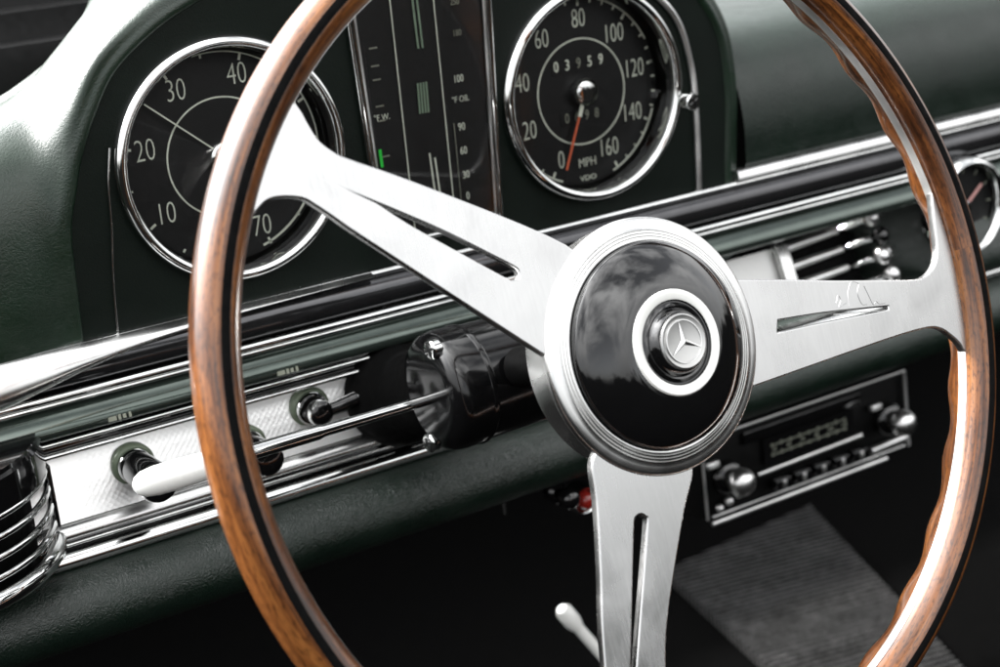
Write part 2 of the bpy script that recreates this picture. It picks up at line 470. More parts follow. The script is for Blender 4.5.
# chrome strip following the border of the fascia on both sides
right_strip = [(.1762, -.0690), (.1772, -.040), (.1772, -.011), (.1752, .007), (.1692, .028), (.1580, .043), (.140, .056), (.120, .064)]
left_strip = [(-.1810, -.0690), (-.1790, -.045), (-.1755, -.020), (-.1735, .000), (-.1700, .018)]
for pts in (right_strip, left_strip):
    c = smooth_line([(x, -.0012, z) for x, z in pts], 8)
    bm = bmesh.new(); tube(c, .0019 if pts is right_strip else .0005, 10, bm)
    link('edge_strip', mesh_of(bm), M['alu_satin'] if pts is right_strip else M['chrome'], dash)

# long horizontal mouldings
X0, X1 = -.36, .62
link('top_bead', extrude_x(round_prof(-.0030, -.0712, .0019), X0, X1), M['chrome'], dash, 60)
band = [(.004, -.0735), (-.0045, -.0735), (-.0068, -.0752), (-.0080, -.0785), (-.0084, -.0815), (-.0078, -.0850), (-.0060, -.0880), (-.0035, -.0892), (.004, -.0892)]
link('black_moulding', extrude_x(band, X0, X1), M['band_black'], dash, 70)
link('double_bead', extrude_x(round_prof(-.0048, -.0923, .0021) , X0, X1), M['chrome'], dash, 60)
link('double_bead', extrude_x(round_prof(-.0046, -.0956, .0013), X0, X1), M['chrome'], dash, 60)
pp = [(.006, -.0968), (.0000, -.0968), (-.0028, -.0992), (-.0054, -.1020), (-.0077, -.1050), (-.0088, -.1075), (-.0082, -.1102), (-.0052, -.1122), (.0010, -.1134), (.006, -.1138)]
pnl = link('painted_panel', extrude_x(pp, X0, X1), M['paint'], dash, 70)
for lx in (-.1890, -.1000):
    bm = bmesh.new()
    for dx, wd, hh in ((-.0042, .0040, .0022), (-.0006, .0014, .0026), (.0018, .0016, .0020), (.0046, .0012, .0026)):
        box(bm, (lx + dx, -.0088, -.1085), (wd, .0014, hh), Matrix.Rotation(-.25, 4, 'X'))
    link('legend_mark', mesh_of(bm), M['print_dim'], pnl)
# strip of plain chrome under the passenger pad
st = [(.002, -.0628), (-.0045, -.0630), (-.0062, -.0645), (-.0062, -.0690), (.002, -.0695)]
me = extrude_x(st, .203, X1); link('passenger_strip', me, M['alu_ring'], dash, 50)
# chrome flare at the driver's end of the top moulding
rows = []
for x, h in ((-.045, .0001), (-.090, .0008), (-.130, .0020), (-.160, .0042), (-.180, .0068), (-.200, .0105), (-.220, .0150), (-.245, .0200), (-.290, .0265), (-.345, .030)):
    b = .004 + h * .35
    rows.append([(x, .002, -.0695), (x, -.0045 - h * .02, -.0698), (x, -.0075 - b * .25, -.0705 - h * .22), (x, -.0082 - b * .45, -.0708 - h * .5), (x, -.0085 - b * .40, -.0710 - h * .8), (x, -.0075, -.0714 - h), (x, .002, -.0716 - h)])
link('trim_flare', grid_surface(dense(rows, 4)), M['alu_ring'], dash, 60)

# switch plate with its beads, left of the column
XS = -.046
link('plate_bead', extrude_x(round_prof(-.0035, -.1150, .0013), X0, XS - .002), M['chrome'], dash, 60)
link('plate_bead', extrude_x(round_prof(-.0035, -.1208, .0013), X0, XS), M['chrome'], dash, 60)
link('plate_groove', extrude_x([(.004, -.1162), (-.0010, -.1162), (-.0010, -.1198), (.004, -.1198)], X0, XS), M['black_gloss'], dash, 60)
link('switch_plate', extrude_x([(.009, -.1222), (.0082, -.1222), (-.0046, -.1550), (.009, -.1550)], X0, XS + .004), M['plate'], dash, 40)
link('lower_moulding', extrude_x([(.004, -.1552), (-.0052, -.1556), (-.0085, -.1580), (-.0096, -.1600), (-.0090, -.1618), (-.0060, -.1626), (.004, -.1626)], X0, .01), M['alu_ring'], dash, 60)
link('lower_reflection_stripe', extrude_x([(.004, -.1628), (-.0040, -.1628), (-.0052, -.1650), (-.0050, -.1682), (.004, -.1682)], X0, .01), M['black_gloss'], dash, 60)  # black colour stands in for the dark reflection between the chrome mouldings
link('lower_bead', extrude_x(round_prof(-.0068, -.1652, .0011), X0, -.02), M['chrome'], dash, 60)
link('lower_bead', extrude_x([(.004, -.1684), (-.0070, -.1686), (-.0092, -.1698), (-.0104, -.1716), (-.0108, -.1736), (-.0100, -.1758), (-.0080, -.1772), (.004, -.1776)], X0, X1), M['chrome'], dash, 60)

# padded roll under the mouldings
roll = [(-.004, -.1768), (-.014, -.1776), (-.0215, -.1806), (-.0272, -.1860), (-.0300, -.1930), (-.0295, -.2005), (-.0250, -.2080), (-.0160, -.2140), (.000, -.2180), (.030, -.2200), (.10, -.2220)]
rp = [(p.x, p.y) for p in smooth_line([(*q, 0) for q in roll], 5)]
link('padded_roll', extrude_x(rp, X0, X1, closed=False, n=40), M['pad'], dash, 80)

# dash pad on the passenger side
pd = [(.012, -.0640), (-.0005, -.0630), (-.0022, -.0540), (-.0018, -.0360), (.0030, -.0150), (.0140, .0030), (.0330, .0145), (.0650, .0200), (.110, .0215), (.190, .0190), (.30, .008)]
pdp = [(p.x, p.y) for p in smooth_line([(*q, 0) for q in pd], 6)]
link('dash_pad', extrude_x(pdp, .2125, .75, closed=False, n=30), M['pad_top'], dash, 80)
# recess behind the heater controls
bm = bmesh.new(); box(bm, (.30, .075, -.139), (.60, .004, .060)); link('recess_back', mesh_of(bm), M['black_satin'], dash)
bm = bmesh.new(); box(bm, (.33, .043, -.1675), (.60, .080, .003)); link('recess_floor', mesh_of(bm), M['paint'], dash)
bm = bmesh.new()
tube(smooth_line([(.19, .026, -.1295), (.236, .026, -.1180), (.248, .026, -.1160), (.262, .026, -.1075), (.275, .026, -.1010)], 3), .0016, 8, bm)
link('recess_edge', mesh_of(bm), M['chrome'], dash)
# rounded housing beside the clock
rows = []
for z, k in ((-.1000, 0), (-.108, .25), (-.120, .5), (-.135, .75), (-.150, 1), (-.160, 1.05), (-.166, .95)):
    f = -.030 * k + .012
    rows.append([(.346, .062, z), (.348, .048 + f, z), (.354, .038 + f, z), (.364, .026 + f, z), (.376, .012 + f, z), (.388, .002 + f, z), (.405, -.002 + f, z), (.50, -.003 + f, z), (.62, -.003 + f, z)])
link('clock_housing', grid_surface(dense(rows, 4)), M['pad'], dash, 80)

# ================================================================== instruments
def gauge(name, label, c):
    t = thing(name, label, 'gauge', (c[0], 0, c[1]), FACE)
    link('bezel', lathe([(.0602, -.0005), (.0604, .0018), (.0598, .0040), (.0586, .0060), (.0571, .0067), (.0556, .0064), (.0545, .0050), (.0540, .0026), (.0536, -.0012)], 144), M['chrome'], t, 60)
    link('inner_wall', lathe([(.0537, -.0010), (.0531, -.0022), (.0526, -.0080), (.0524, -.0098)], 128), M['rubber'], t, 60)
    link('dial', lathe([(.0560, -.0120), (.0560, -.0100), (0, -.0100)], 96), M['dial'], t)
    link('dial_ring', lathe([(.0299, -.0102), (.0298, -.0096), (.0291, -.0096), (.0290, -.0102)], 120), M['print'], t)
    link('cover_glass', lathe([(.0539, -.0014), (.030, .0000), (0, .0004)], 96), M['glass'], t)
    return t
def polar(r, a): return (r * math.cos(math.radians(a)), r * math.sin(math.radians(a)))
def ticks(items, z=-.0099):
    bm = bmesh.new()
    for r0, r1, a, w in items:
        c = polar((r0 + r1) / 2, a)
        box(bm, (c[0], c[1], z), (r1 - r0, w, .0005), Matrix.Rotation(math.radians(a), 4, 'Z'))
    return bm
def arc_line(bm, r, a0, a1, w, z=-.0099):
    n = max(4, int(abs(a1 - a0) / 3))
    pts = [polar(r, a0 + (a1 - a0) * k / n) for k in range(n + 1)]
    for (x0, y0), (x1, y1) in zip(pts[:-1], pts[1:]):
        L = math.hypot(x1 - x0, y1 - y0); an = math.atan2(y1 - y0, x1 - x0)
        box(bm, ((x0 + x1) / 2, (y0 + y1) / 2, z), (L * 1.03, w, .0005), Matrix.Rotation(an, 4, 'Z'))
hub_prof = [(.0085, -.0090), (.0085, -.0062), (.0074, -.0052), (.0040, -.0046), (0, -.0044)]

tach = gauge('tachometer', 'round black rev counter dial reading 10 to 70 behind the left of the wheel rim', TC)
ta = lambda v: 213 - 4.7 * (v - 10)
for v in (10, 20, 30, 40, 50, 60, 70): link('numeral', shift(words([(str(v), *polar(.0408, ta(v)), .0156, .70, 0)], .0002, -.00028), -.0097), M['print'], tach)
bm = ticks([(.0478, .0512, ta(v), .0012) for v in range(10, 71, 10)] + [(.0494, .0512, ta(v), .0010) for v in range(5, 70, 10)])
arc_line(bm, .0514, ta(34), ta(58), .0006); arc_line(bm, .0500, ta(60), ta(71), .0011)
link('scale_marks', mesh_of(bm), M['print'], tach)
bm = ticks([(-.008, .0495, 139, .0007)], -.0066); link('needle', mesh_of(bm), M['print'], tach)
link('needle_hub', lathe(hub_prof, 32), M['chrome'], tach)

speedo = gauge('speedometer', 'round black speedometer with orange needle near zero right of the centre column gauge', SC)
sa = lambda v: 242 - 1.925 * v
for v in range(0, 161, 20): link('numeral', shift(words([(str(v), *polar(.0402 if v < 100 else .0378, sa(v) + (2 if v == 0 else 0)), .0150, .64, 0)], .0002, -.00028), -.0097), M['print'], speedo)
bm = ticks([(.0474, .0512, sa(v), .0013) for v in range(0, 161, 20)] + [(.0490, .0512, sa(v), .0009) for v in range(5, 160, 5)])
arc_line(bm, .0516, sa(88), sa(112), .0007); arc_line(bm, .0512, sa(136), sa(162), .0010); arc_line(bm, .0512, sa(-4), sa(9), .0010)
link('scale_marks', mesh_of(bm), M['print'], speedo)
link('unit_lettering', shift(words([('MPH', .0000, -.0402, .0074, .85, 0)], .0002, -.0001), -.0097), M['print'], speedo)
link('maker_lettering', shift(words([('VDO', -.0002, -.0490, .0042, 1.25, 0)], .0002, 0), -.0097), M['print'], speedo)
odo = ticks([], 0)
bm = bmesh.new(); box(bm, (-.001, .0158, -.0101), (.036, .0086, .0006)); od = link('odometer_window', mesh_of(bm), M['black_satin'], speedo)
for k, ch in enumerate('03959'):
    link('odometer_digit', shift(words([(ch, -.0160 + k * .0076, .0158, .0084, .8, 0)], .0002, .00005), -.0096), M['print'] if k != 2 else M['print_dim'], od)
bm = bmesh.new(); box(bm, (-.002, -.0135, -.0101), (.028, .0078, .0006)); od = link('trip_window', mesh_of(bm), M['black_satin'], speedo)
for k, ch in enumerate('0698'):
    link('odometer_digit', shift(words([(ch, -.0115 + k * .0068, -.0135, .0078, .8, 0)], .0002, 0), -.0096), M['print_dim'], od)
a = -112
bm = ticks([(.002, .0445, a, .0012)], -.0066); link('needle', mesh_of(bm), M['orange'], speedo)
bm = ticks([(.000, .014, a, .0024)], -.0062); link('needle_base', mesh_of(bm), M['print'], speedo)
link('needle_hub', lathe([(.0078, -.0090), (.0078, -.0050), (.0070, -.0038), (.0050, -.0032), (0, -.0030)], 32), M['chrome'], speedo)
kb = link('reset_knob', lathe_at([(.0022, 0), (.0022, .008), (.0044, .0082), (.0050, .0092), (.0050, .0150), (.0044, .0160), (0, .0164)], (.0585, -.0135, .000), (0, 0, 1), 24), M['chrome'], speedo, 40)
bm = bmesh.new()
for r in (0, PI / 2): box(bm, (.0585, -.0135, .0164), (.0062, .0010, .0006), Matrix.Rotation(r + .5, 4, 'Z'))
link('cross_slot', mesh_of(bm), M['black_satin'], kb)

# centre column gauge
cl = thing('column_gauge', 'tall rectangular black temperature and pressure gauge between the two round dials', 'gauge', (0, 0, 0), FACE)
link('panel', plate([[(-.0345, -.0575), (.0375, -.0575), (.0450, .105), (-.0400, .105)]], .001), M['dial'], cl).location = (0, 0, .0005)
def side(x0, x1, r, z): return tube([(x0, -.0585, z), (x1, .106, z)], r, 14)
for x0, x1 in ((-.0345, -.0400), (.0372, .0452)):
    fr = link('frame_side', side(x0, x1, .0022, .0022), M['chrome'], cl)
    link('frame_lip', side(x0 * .93, x1 * .93, .0008, .0026), M['alu_satin'], fr)
for z in (-.0585, .106): link('frame_end', tube([(-.0345 if z < 0 else -.040, z, .002), (.0372 if z < 0 else .0452, z, .002)], .0018, 10), M['chrome'], cl)
def line(bm, x0, z0, x1, z1, w, h=.0022):
    L = math.hypot(x1 - x0, z1 - z0); box(bm, ((x0 + x1) / 2, (z0 + z1) / 2, h), (L, w, .0004), Matrix.Rotation(math.atan2(z1 - z0, x1 - x0), 4, 'Z'))
for x0, x1 in ((-.0152, -.0145), (.0098, .0108)):
    bm = bmesh.new(); line(bm, x0, -.0560, x1, .104, .0006); link('divider', mesh_of(bm), M['print'], cl)
bm = bmesh.new()
for z in (.0435, .0345, .0275, .0140, .0065, -.0120, -.0240, -.036): line(bm, -.0295, z, -.0250, z, .0008)
link('water_scale', mesh_of(bm), M['print_dim'], cl)
bm = bmesh.new(); line(bm, -.0302, -.0080, -.0300, -.0172, .0016); link('water_indicator', mesh_of(bm), M['green_strip'], cl)
bm = bmesh.new()
for dx in (-.0014, .0012): line(bm, .0000 + dx, .0395, -.0008 + dx, .102, .0011)
for dx in (-.0025, -.0008, .0009, .0026): line(bm, -.0020 + dx, .0062, -.0015 + dx, .0220, .0010)
link('warning_strips', mesh_of(bm), M['pale_green'], cl)
bm = bmesh.new()
line(bm, -.0005, -.0440, -.0015, -.0150, .0009); line(bm, .0024, -.0440, .0014, -.0180, .0009)
for dx in (-.002, 0, .002, .004): line(bm, -.0006 + dx, -.0545, -.0006 + dx, -.0455, .0006)
link('pressure_column', mesh_of(bm), M['print'], cl)
for t, x, y, sz, mm in (('250', .0230, .0600, .0048, 'print_dim'), ('180', .0225, .0440, .0048, 'print_dim'), ('100', .0205, .0205, .0056, 'print'), ('90', .0195, -.0048, .0058, 'print'), ('60', .0192, -.0175, .0058, 'print'), ('30', .0192, -.0305, .0058, 'print'), ('0', .0190, -.0420, .0058, 'print')):
    link('numeral', shift(words([(t, x, y, sz, .75, 0)], .0002, 0), .0022), M[mm], cl)
for t, x, y in (('°F OIL', .0205, .0098), ('°F W.', -.0268, .0080)):
    link('lettering', shift(words([(t, x, y, .0046, .85, 0)], .0002, -.00003), .0022), M['print'], cl)
bm = bmesh.new(); line(bm, .0145, -.0430, .0150, -.0020, .0004); link('oil_scale', mesh_of(bm), M['print_dim'], cl)
bm = bmesh.new(); box(bm, (.0015, .0245, .0046), (.070, .160, .0006)); link('cover_glass', mesh_of(bm), M['glass'], cl)

# clock on the passenger side
ck = thing('dash_clock', 'small round black clock in chrome bezel on the passenger side', 'clock', (.387, -.010, -.1205), FACE)
link('bezel', lathe([(.0330, -.004), (.0335, .004), (.0322, .0085), (.0300, .0100), (.0280, .0085), (.0272, .003)], 96), M['chrome'], ck, 60)
link('dial', lathe([(.0285, -.004), (.0285, .0012), (0, .0012)], 64), M['dial'], ck)
bm = bmesh.new()
for k in range(12): c = polar(.0240, k * 30); box(bm, (c[0], c[1], .0015), (.0035, .0009, .0004), Matrix.Rotation(math.radians(k * 30), 4, 'Z'))
link('hour_marks', mesh_of(bm), M['print_dim'], ck)
for a, l in ((38, .020), (-150, .013)):
    bm = bmesh.new(); c = polar(l / 2, a); box(bm, (c[0], c[1], .0030), (l, .0022, .0005), Matrix.Rotation(math.radians(a), 4, 'Z')); link('hand', mesh_of(bm), M['pink'], ck)
link('hand_hub', lathe([(.0040, .001), (.0040, .0050), (.0030, .0060), (0, .0062)], 24), M['chrome'], ck)

# ================================================================== steering column and stalk
colm = thing('steering_column', 'black glossy column housing with two chrome screws between hub and dash', 'steering column', (-.0555, -.080, -.1150))
def cx(prof, seg=64): return lathe_at(prof, (0, 0, 0), (1, 0, 0), seg)
hs = link('switch_housing', cx([(0, -.0050), (.0200, -.0045), (.0262, -.0025), (.0290, .0010), (.0300, .0060), (.0298, .0150)]), M['black_soft'], colm, 50)
link('housing_seam', cx([(.0298, .0148), (.0303, .0158), (.0303, .0172), (.0296, .0182)]), M['black_soft'], colm, 30)
link('housing_barrel', cx([(.0292, .0180), (.0288, .0400), (.0280, .0700), (.0268, .0950), (.0230, .1040), (0, .1060)]), M['black_soft'], colm, 50)
for y, z in ((-.008, .0250), (.0040, -.0258)):
    s = link('screw', lathe_at([(.0048, -.0020), (.0048, .0018), (.0040, .0026), (0, .0030)], (-.0030, y, z), (-1, -.15, 0), 24), M['chrome'], colm)
    bm = bmesh.new()
    m4 = axis_mat((-.0030, y, z), (-1, -.15, 0))
    for r in (0, PI / 2): box(bm, m4 @ Vector((0, 0, .0029)), (.0060, .0010, .0008), m4.to_3x3().to_4x4() @ Matrix.Rotation(r + .4, 4, 'Z'))
    link('screw_slot', mesh_of(bm), M['black_satin'], s)
shaft_d = -wn
link('escutcheon', lathe_at([(.0, -.002), (.0225, -.002), (.0225, .050), (.0260, .056), (.0275, .064), (.0275, .088)], Vector((.019, .010, -.004)), shaft_d, 48), M['black_matt'], colm, 50)
link('hub_boss', lathe_at([(.0, -.030), (.010, -.030), (.010, -.106), (.022, -.115), (.040, -.122), (.046, -.124)], Vector((.0315, 0, .003)), shaft_d, 48), M['rubber'], colm, 50)

stalk = thing('indicator_stalk', 'chrome indicator stalk with white tapered grip reaching left from the column', 'lever', (-.0555, -.080, -.1172))
sd = Vector((-.155, -.004, .0015))
P = lambda f: sd * f
rodm = tube([P(-.06), P(.02), P(.40), P(.42), P(.9)], [.0026, .0026, .0029, .0036, .0038], 20)
rod = link('rod', rodm, M['chrome'], stalk, 60)
g = [(.715, .0044), (.720, .0058), (.75, .0062), (.80, .0065), (.88, .0068), (.94, .0066), (.975, .0058), (.995, .0040), (1.004, .0018)]
grip_me = tube([P(f) for f, r in g], [r for f, r in g], 28)
link('grip', grip_me, M['white'], stalk, 60)

# ================================================================== switches on the plate
def make_knob(L):
    t = thing('pull_switch', 'x', 'switch', (0, 0, 0), FACE)
    t['group'] = 'pull switches on the bright plate'
    link('rosette', lathe([(.0108, -.002), (.0110, .0015), (.0104, .0030), (.0092, .0034), (.0086, .0030)], 48), M['olive'], t, 50)
    link('collar', lathe([(.0088, .0028), (.0088, .0050), (.0080, .0062), (.0068, .0060), (.0066, .0040)], 48), M['chrome'], t, 50)
    b = link('knob', lathe([(.0060, .0030), (.0058, .0090), (.0066 + L * .1, .0105), (.0068 + L * .12, .0140 + L), (.0060 + L * .11, .0165 + L), (.0040, .0175 + L), (0, .0173 + L)], 40), M['black_gloss'], t, 50)
    link('knob_ring', lathe([(.0068 + L * .12, .0130 + L), (.0071 + L * .12, .0140 + L), (.0064 + L * .12, .0162 + L), (.0061 + L * .11, .0163 + L)], 40), M['chrome'], b, 50)
    return t
knob_at = [(-.1840, -.1375, 'black pull switch in olive rosette beside the air vent, above the white grip tip', 0),
           (-.0865, -.1345, 'black switch with a side lever nearest the steering column', 1),
           (-.1255, -.1440, 'black pull switch half hidden behind the left wheel rim', 0)]
knobs = [make_knob(.021), make_knob(0), make_knob(.013)]
for t, (x, z, lab, lever) in zip(knobs, knob_at):
    y = .0082 - (-.1222 - z) * .39
    t.location = (x, y, z); t['label'] = lab
    if lever:
        bm = bmesh.new()
        tube(smooth_line([(.002, 0, .0130), (.010, .0004, .0135), (.018, .0012, .0130), (.0215, .0014, .0128)], 3), [.0036] * 4 + [.0040] * 3 + [.0042] * 3, 14, bm)
        link('side_lever', mesh_of(bm), M['black_gloss'], t)
        link('lever_tip', lathe_at([(.0030, -.001), (.0034, .0012), (.0024, .0026), (0, .003)], (.0210, .0014, .0128), (1, .1, 0), 16), M['chrome'], t)

# ================================================================== air vents
vent = thing('air_vent', 'dark air vent with chrome louvres jutting out at the left end of the dash', 'vent', (-.231, 0, -.1315))
def rr(x1, y0, z0, z1, x0=-.15):
    pass
bm = bmesh.new()
VR = .072
arcv = [(-.066 + VR * math.cos(a), .012 - VR * math.sin(a)) for a in [math.radians(q) for q in range(0, 181, 6)]]
def slab(bm, out, z0, z1):
    a = [bm.verts.new((x, y, z0)) for x, y in out]; b = [bm.verts.new((x, y, z1)) for x, y in out]
    n = len(out)
    for i in range(n): bm.faces.new((a[i], a[(i + 1) % n], b[(i + 1) % n], b[i]))
    bm.faces.new(a[::-1]); bm.faces.new(b)
op = arcv
full = [(-.066, .012)] + op
def scaled(k): return [(-.066, .012)] + [(-.066 + (x + .066) * (VR - k) / VR, .012 + (y - .012) * (VR - k) / VR) for x, y in op]
slab(bm, full, .0085, .0230); slab(bm, scaled(.002), .0230, .0262)
link('vent_top', mesh_of(bm), M['black_gloss'], vent, 40)
bm = bmesh.new(); slab(bm, scaled(.010), -.0340, .0090); link('vent_core', mesh_of(bm), M['black_matt'], vent, 40)
def edge_path(k, z): return [(x, y, z) for x, y in scaled(k)[1:]]
for z in (.0070, -.0020, -.0110, -.0200):
    link('louvre', tube(edge_path(.0016, z), .0018, 10), M['chrome'], vent)
link('vent_lip', tube([(x, y, z - .0) for x, y, z in edge_path(.001, -.0295)], .0044, 14), M['chrome'], vent)
bm = bmesh.new(); box(bm, (.0045, .0020, -.0105), (.0026, .014, .036), None, .0008); link('vent_cheek', mesh_of(bm), M['black_gloss'], vent)

hv = thing('heater_controls', 'chrome slotted heater control panel with shiny levers above the right spoke', 'heater control', (.262, .024, -.148), (-.36, 0, 0))
bm = bmesh.new(); box(bm, (-.016, .004, .006), (.048, .004, .030)); link('panel', mesh_of(bm), M['emblem'], hv)
bm = bmesh.new(); box(bm, (.0025, -.001, .0), (.0095, .006, .044), None, .001); link('end_bar', mesh_of(bm), M['alu_ring'], hv)
bm = bmesh.new(); box(bm, (.035, .006, -.002), (.062, .004, .050)); link('slot_back', mesh_of(bm), M['black_matt'], hv)
for z in (.0185, .0060, -.0065, -.0190):
    link('slat', tube([(.004, .0, z), (.025, -.001, z + .0012), (.052, -.001, z + .0025)], [.0032, .0029, .0022], 12), M['alu_satin'], hv)
for i, z in enumerate((.0215, .0085, -.0045, -.018)):
    lv = link('lever', tube([(.058, .002, z), (.063, -.010, z + .001), (.066, -.016, z + .001)], .0022, 10), M['chrome'], hv)
    bm = bmesh.new()
    bmesh.ops.create_uvsphere(bm, u_segments=16, v_segments=10, radius=.0066)
    bmesh.ops.transform(bm, matrix=Matrix.Translation((.067 + .004 * (i % 2), -.019, z + .0015)) @ Matrix.Diagonal((.8, .9, .95, 1)), verts=bm.verts[:])
    link('lever_knob', mesh_of(bm), M['alu_ring'] if i != 1 else M['black_gloss'], lv, 80)
    bm = bmesh.new()
    bmesh.ops.create_uvsphere(bm, u_segments=14, v_segments=8, radius=.0048)
    bmesh.ops.transform(bm, matrix=Matrix.Translation((.084, -.006, z + .003)), verts=bm.verts[:])
    link('side_button', mesh_of(bm), M['alu_ring'], hv, 80)

# ================================================================== radio
rad = thing('car_radio', 'black car radio with chrome surround, two knobs and five push buttons', 'radio', (.2815, .030, -.2680), (PI / 2 - .05, 0, 0))
bm = bmesh.new(); box(bm, (0, 0, -.020), (.184, .056, .036), None, .002); link('case', mesh_of(bm), M['rubber'], rad)
W, H = .091, .0275
def bar(p, q, r, m='alu_satin', nm='surround', par=rad): return link(nm, tube([(*p, .001), (*q, .001)], r, 10), M[m], par)
bar((-W, H), (W, H), .0011); bar((-W, -H), (-W, H), .0009); bar((W, -H), (W, H), .0013); bar((-W + .004, -H + .001), (W - .004, -H + .001), .0007)
bar((-W + .003, -H - .0035), (W - .022, -H - .0035), .0017, nm='lower_rail')
bm = bmesh.new(); box(bm, (-.004, .0185, .0005), (.104, .0085, .003), None, .0006); link('badge_strip', mesh_of(bm), M['black_gloss'], rad)
bm = bmesh.new(); box(bm, (.0, .0045, .0004), (.080, .0185, .002)); dw = link('tuning_window', mesh_of(bm), M['black_gloss'], rad)
bm = bmesh.new()
for zz in (.0078, .0012):
    line(bm, -.034, zz, .032, zz + .0003, .0007, .0016)
    for k in range(9): line(bm, -.033 + k * .0082, zz - .0012, -.033 + k * .0082, zz + .0012 + .0006 * (k % 2), .0010, .0016)
link('tuning_scale', mesh_of(bm), M['print_dim'], dw)
link('scale_numerals', shift(words([(t, -.031 + i * .0125, .0045, .0040, .9, 0) for i, t in enumerate(('55', '60', '70', '80', '100', '140'))], .0002), .0016), M['print_dim'], dw)
bar((-.047, -.0090), (.047, -.0075), .0017, nm='trim_bar')
bar((.055, -.0215), (.088, -.0205), .0026, nm='trim_bar')
for k in range(5):
    bm = bmesh.new(); box(bm, (-.031 + k * .0175, -.0178, .0045), (.0135, .0072, .009), None, .0012)
    b = link('push_button', mesh_of(bm), M['black_gloss'], rad)
    bm = bmesh.new(); box(bm, (-.031 + k * .0175, -.0178, .0093), (.0032, .0056, .0012), None, .0004); link('button_cap', mesh_of(bm), M['alu_satin'], b)
for sx, r in ((-.0720, .0092), (.0730, .0092)):
    ck_ = link('control_ring', lathe_at([(.0115, 0), (.0115, .003), (.0100, .005), (.0070, .006)], (sx, -.003, 0), (0, 0, 1), 32), M['black_gloss'], rad)
    link('control_knob', lathe_at([(.0060, .004), (.0060, .010), (r * .92, .0115), (r, .0135), (r, .0165), (r * .93, .0188), (r * .74, .0212), (r * .42, .0230), (0, .0236)], (sx, -.003, 0), (0, 0, 1), 32), M['alu_ring'], ck_, 60)
    bm = bmesh.new(); box(bm, (sx - .012, .009, .002), (.010, .0045, .004), None, .001); link('tone_lever', mesh_of(bm), M['alu_satin'], rad)
for i, (dx, dz) in enumerate(((-.082, -.021), (-.074, -.0185), (-.066, -.0165), (-.0705, -.0105))):
    bm = bmesh.new(); bmesh.ops.create_uvsphere(bm, u_segments=12, v_segments=8, radius=.0026 + .0004 * (i % 2)); bmesh.ops.translate(bm, vec=(dx, dz, .003), verts=bm.verts[:])
    link('trim_stud', mesh_of(bm), M['alu_satin'], rad, 80)

# ================================================================== small controls under the dash
rk = thing('warning_lamp', 'small red lamp in a bright chrome collar under the dash left of the bottom spoke', 'lamp', (.0745, .000, -.2345), FACE)
link('collar', lathe([(.0090, -.004), (.0092, .004), (.0078, .0075), (.0062, .0060)], 32), M['chrome'], rk)
link('lens', lathe([(.0054, .004), (.0052, .0080), (.0038, .0105), (0, .0112)], 32), M['red'], rk, 60)
pk = thing('choke_knob', 'small black pull knob with chrome glints under the padded roll', 'knob', (.059, .000, -.2265), FACE)
link('collar', lathe([(.0070, -.004), (.0070, .002), (.0050, .004)], 32), M['black_gloss'], pk)
link('knob', lathe([(.0030, .002), (.0030, .008), (.0062, .010), (.0060, .016), (.0035, .0185), (0, .019)], 32), M['black_gloss'], pk, 50)
pn = thing('chrome_pin', 'tiny chrome pin hanging below the padded roll', 'pin', (.023, .0, -.2150))
link('shank', lathe_at([(.0012, 0), (.0012, -.014), (0, -.0145)], (0, 0, 0), (0, 0, 1), 14), M['chrome'], pn)
link('collar', lathe_at([(.0024, .001), (.0026, -.003), (.0014, -.005)], (0, 0, 0), (0, 0, 1), 14), M['black_gloss'], pn)
lv = thing('release_lever', 'slim white lever with a dull grey knob down in the dark footwell', 'lever', (.122, .050, -.386))
p0, p1 = Vector((.013, 0, -.020)), Vector((-.0255, .0, .040))
link('arm', tube(smooth_line([(.050, .030, -.128), (.034, .012, -.060), p0, p0.lerp(p1, .5), p1], 3), .0038, 14), M['white'], lv)
link('grip', tube([p1, p1.lerp(p1 + (p1 - p0) * .25, .3), p1 + (p1 - p0) * .22, p1 + (p1 - p0) * .26], [.0048, .0060, .0058, .0036], 16), M['white'], lv, 50)

# ================================================================== setting
def struct(name, me, mat, kind='structure', smooth=40):
    o = link(name, me, mat, None, smooth); o['kind'] = kind; return o
bm = bmesh.new(); box(bm, (.25, -.15, -.520), (2.0, 1.6, .02)); struct('floor', mesh_of(bm), M['carpet'])
bm = bmesh.new(); box(bm, (.25, .62, -.275), (2.0, .02, .47)); box(bm, (.25, .96, -.045), (2.0, .70, .02)); struct('bulkhead', mesh_of(bm), M['carpet'])
fm = [(.375, .330), (.565, .345), (.43, .02), (.28, -.06)]
bm = bmesh.new()
a = [bm.verts.new((x, y, -.509)) for x, y in fm]; b = [bm.verts.new((x, y, -.5)) for x, y in fm]
for i in range(4): bm.faces.new((a[i], a[(i + 1) % 4], b[(i + 1) % 4], b[i]))
bm.faces.new(a[::-1]); bm.faces.new(b)
mt = link('floor_mat', mesh_of(bm), M['mat'], None, 30)
mt['label'] = 'worn grey ribbed carpet mat on the dark floor below the radio'; mt['category'] = 'mat'

# black cowl and windscreen base behind the dash
wf = thing('windscreen_frame', 'black windscreen base with faint long highlights behind the dash hood', 'windscreen frame', (0, .2, 0))
prof = [(.16, -.10), (-.01, -.06), (.00, .008), (.012, .014), (.016, .040), (.020, .050), (.030, .0525), (.034, .060), (.036, .068), (.046, .0705), (.052, .080), (.060, .100), (.085, .106), (.16, .108)]
link('sill', extrude_x(prof, -.62, -.03), M['rubber'], wf, 30)
prof2 = [(.20, -.10), (.10, -.08), (.105, .000), (.112, .008), (.13, .012), (.14, .030), (.20, .034)]
link('sill', extrude_x(prof2, .15, .9), M['rubber'], wf, 30)

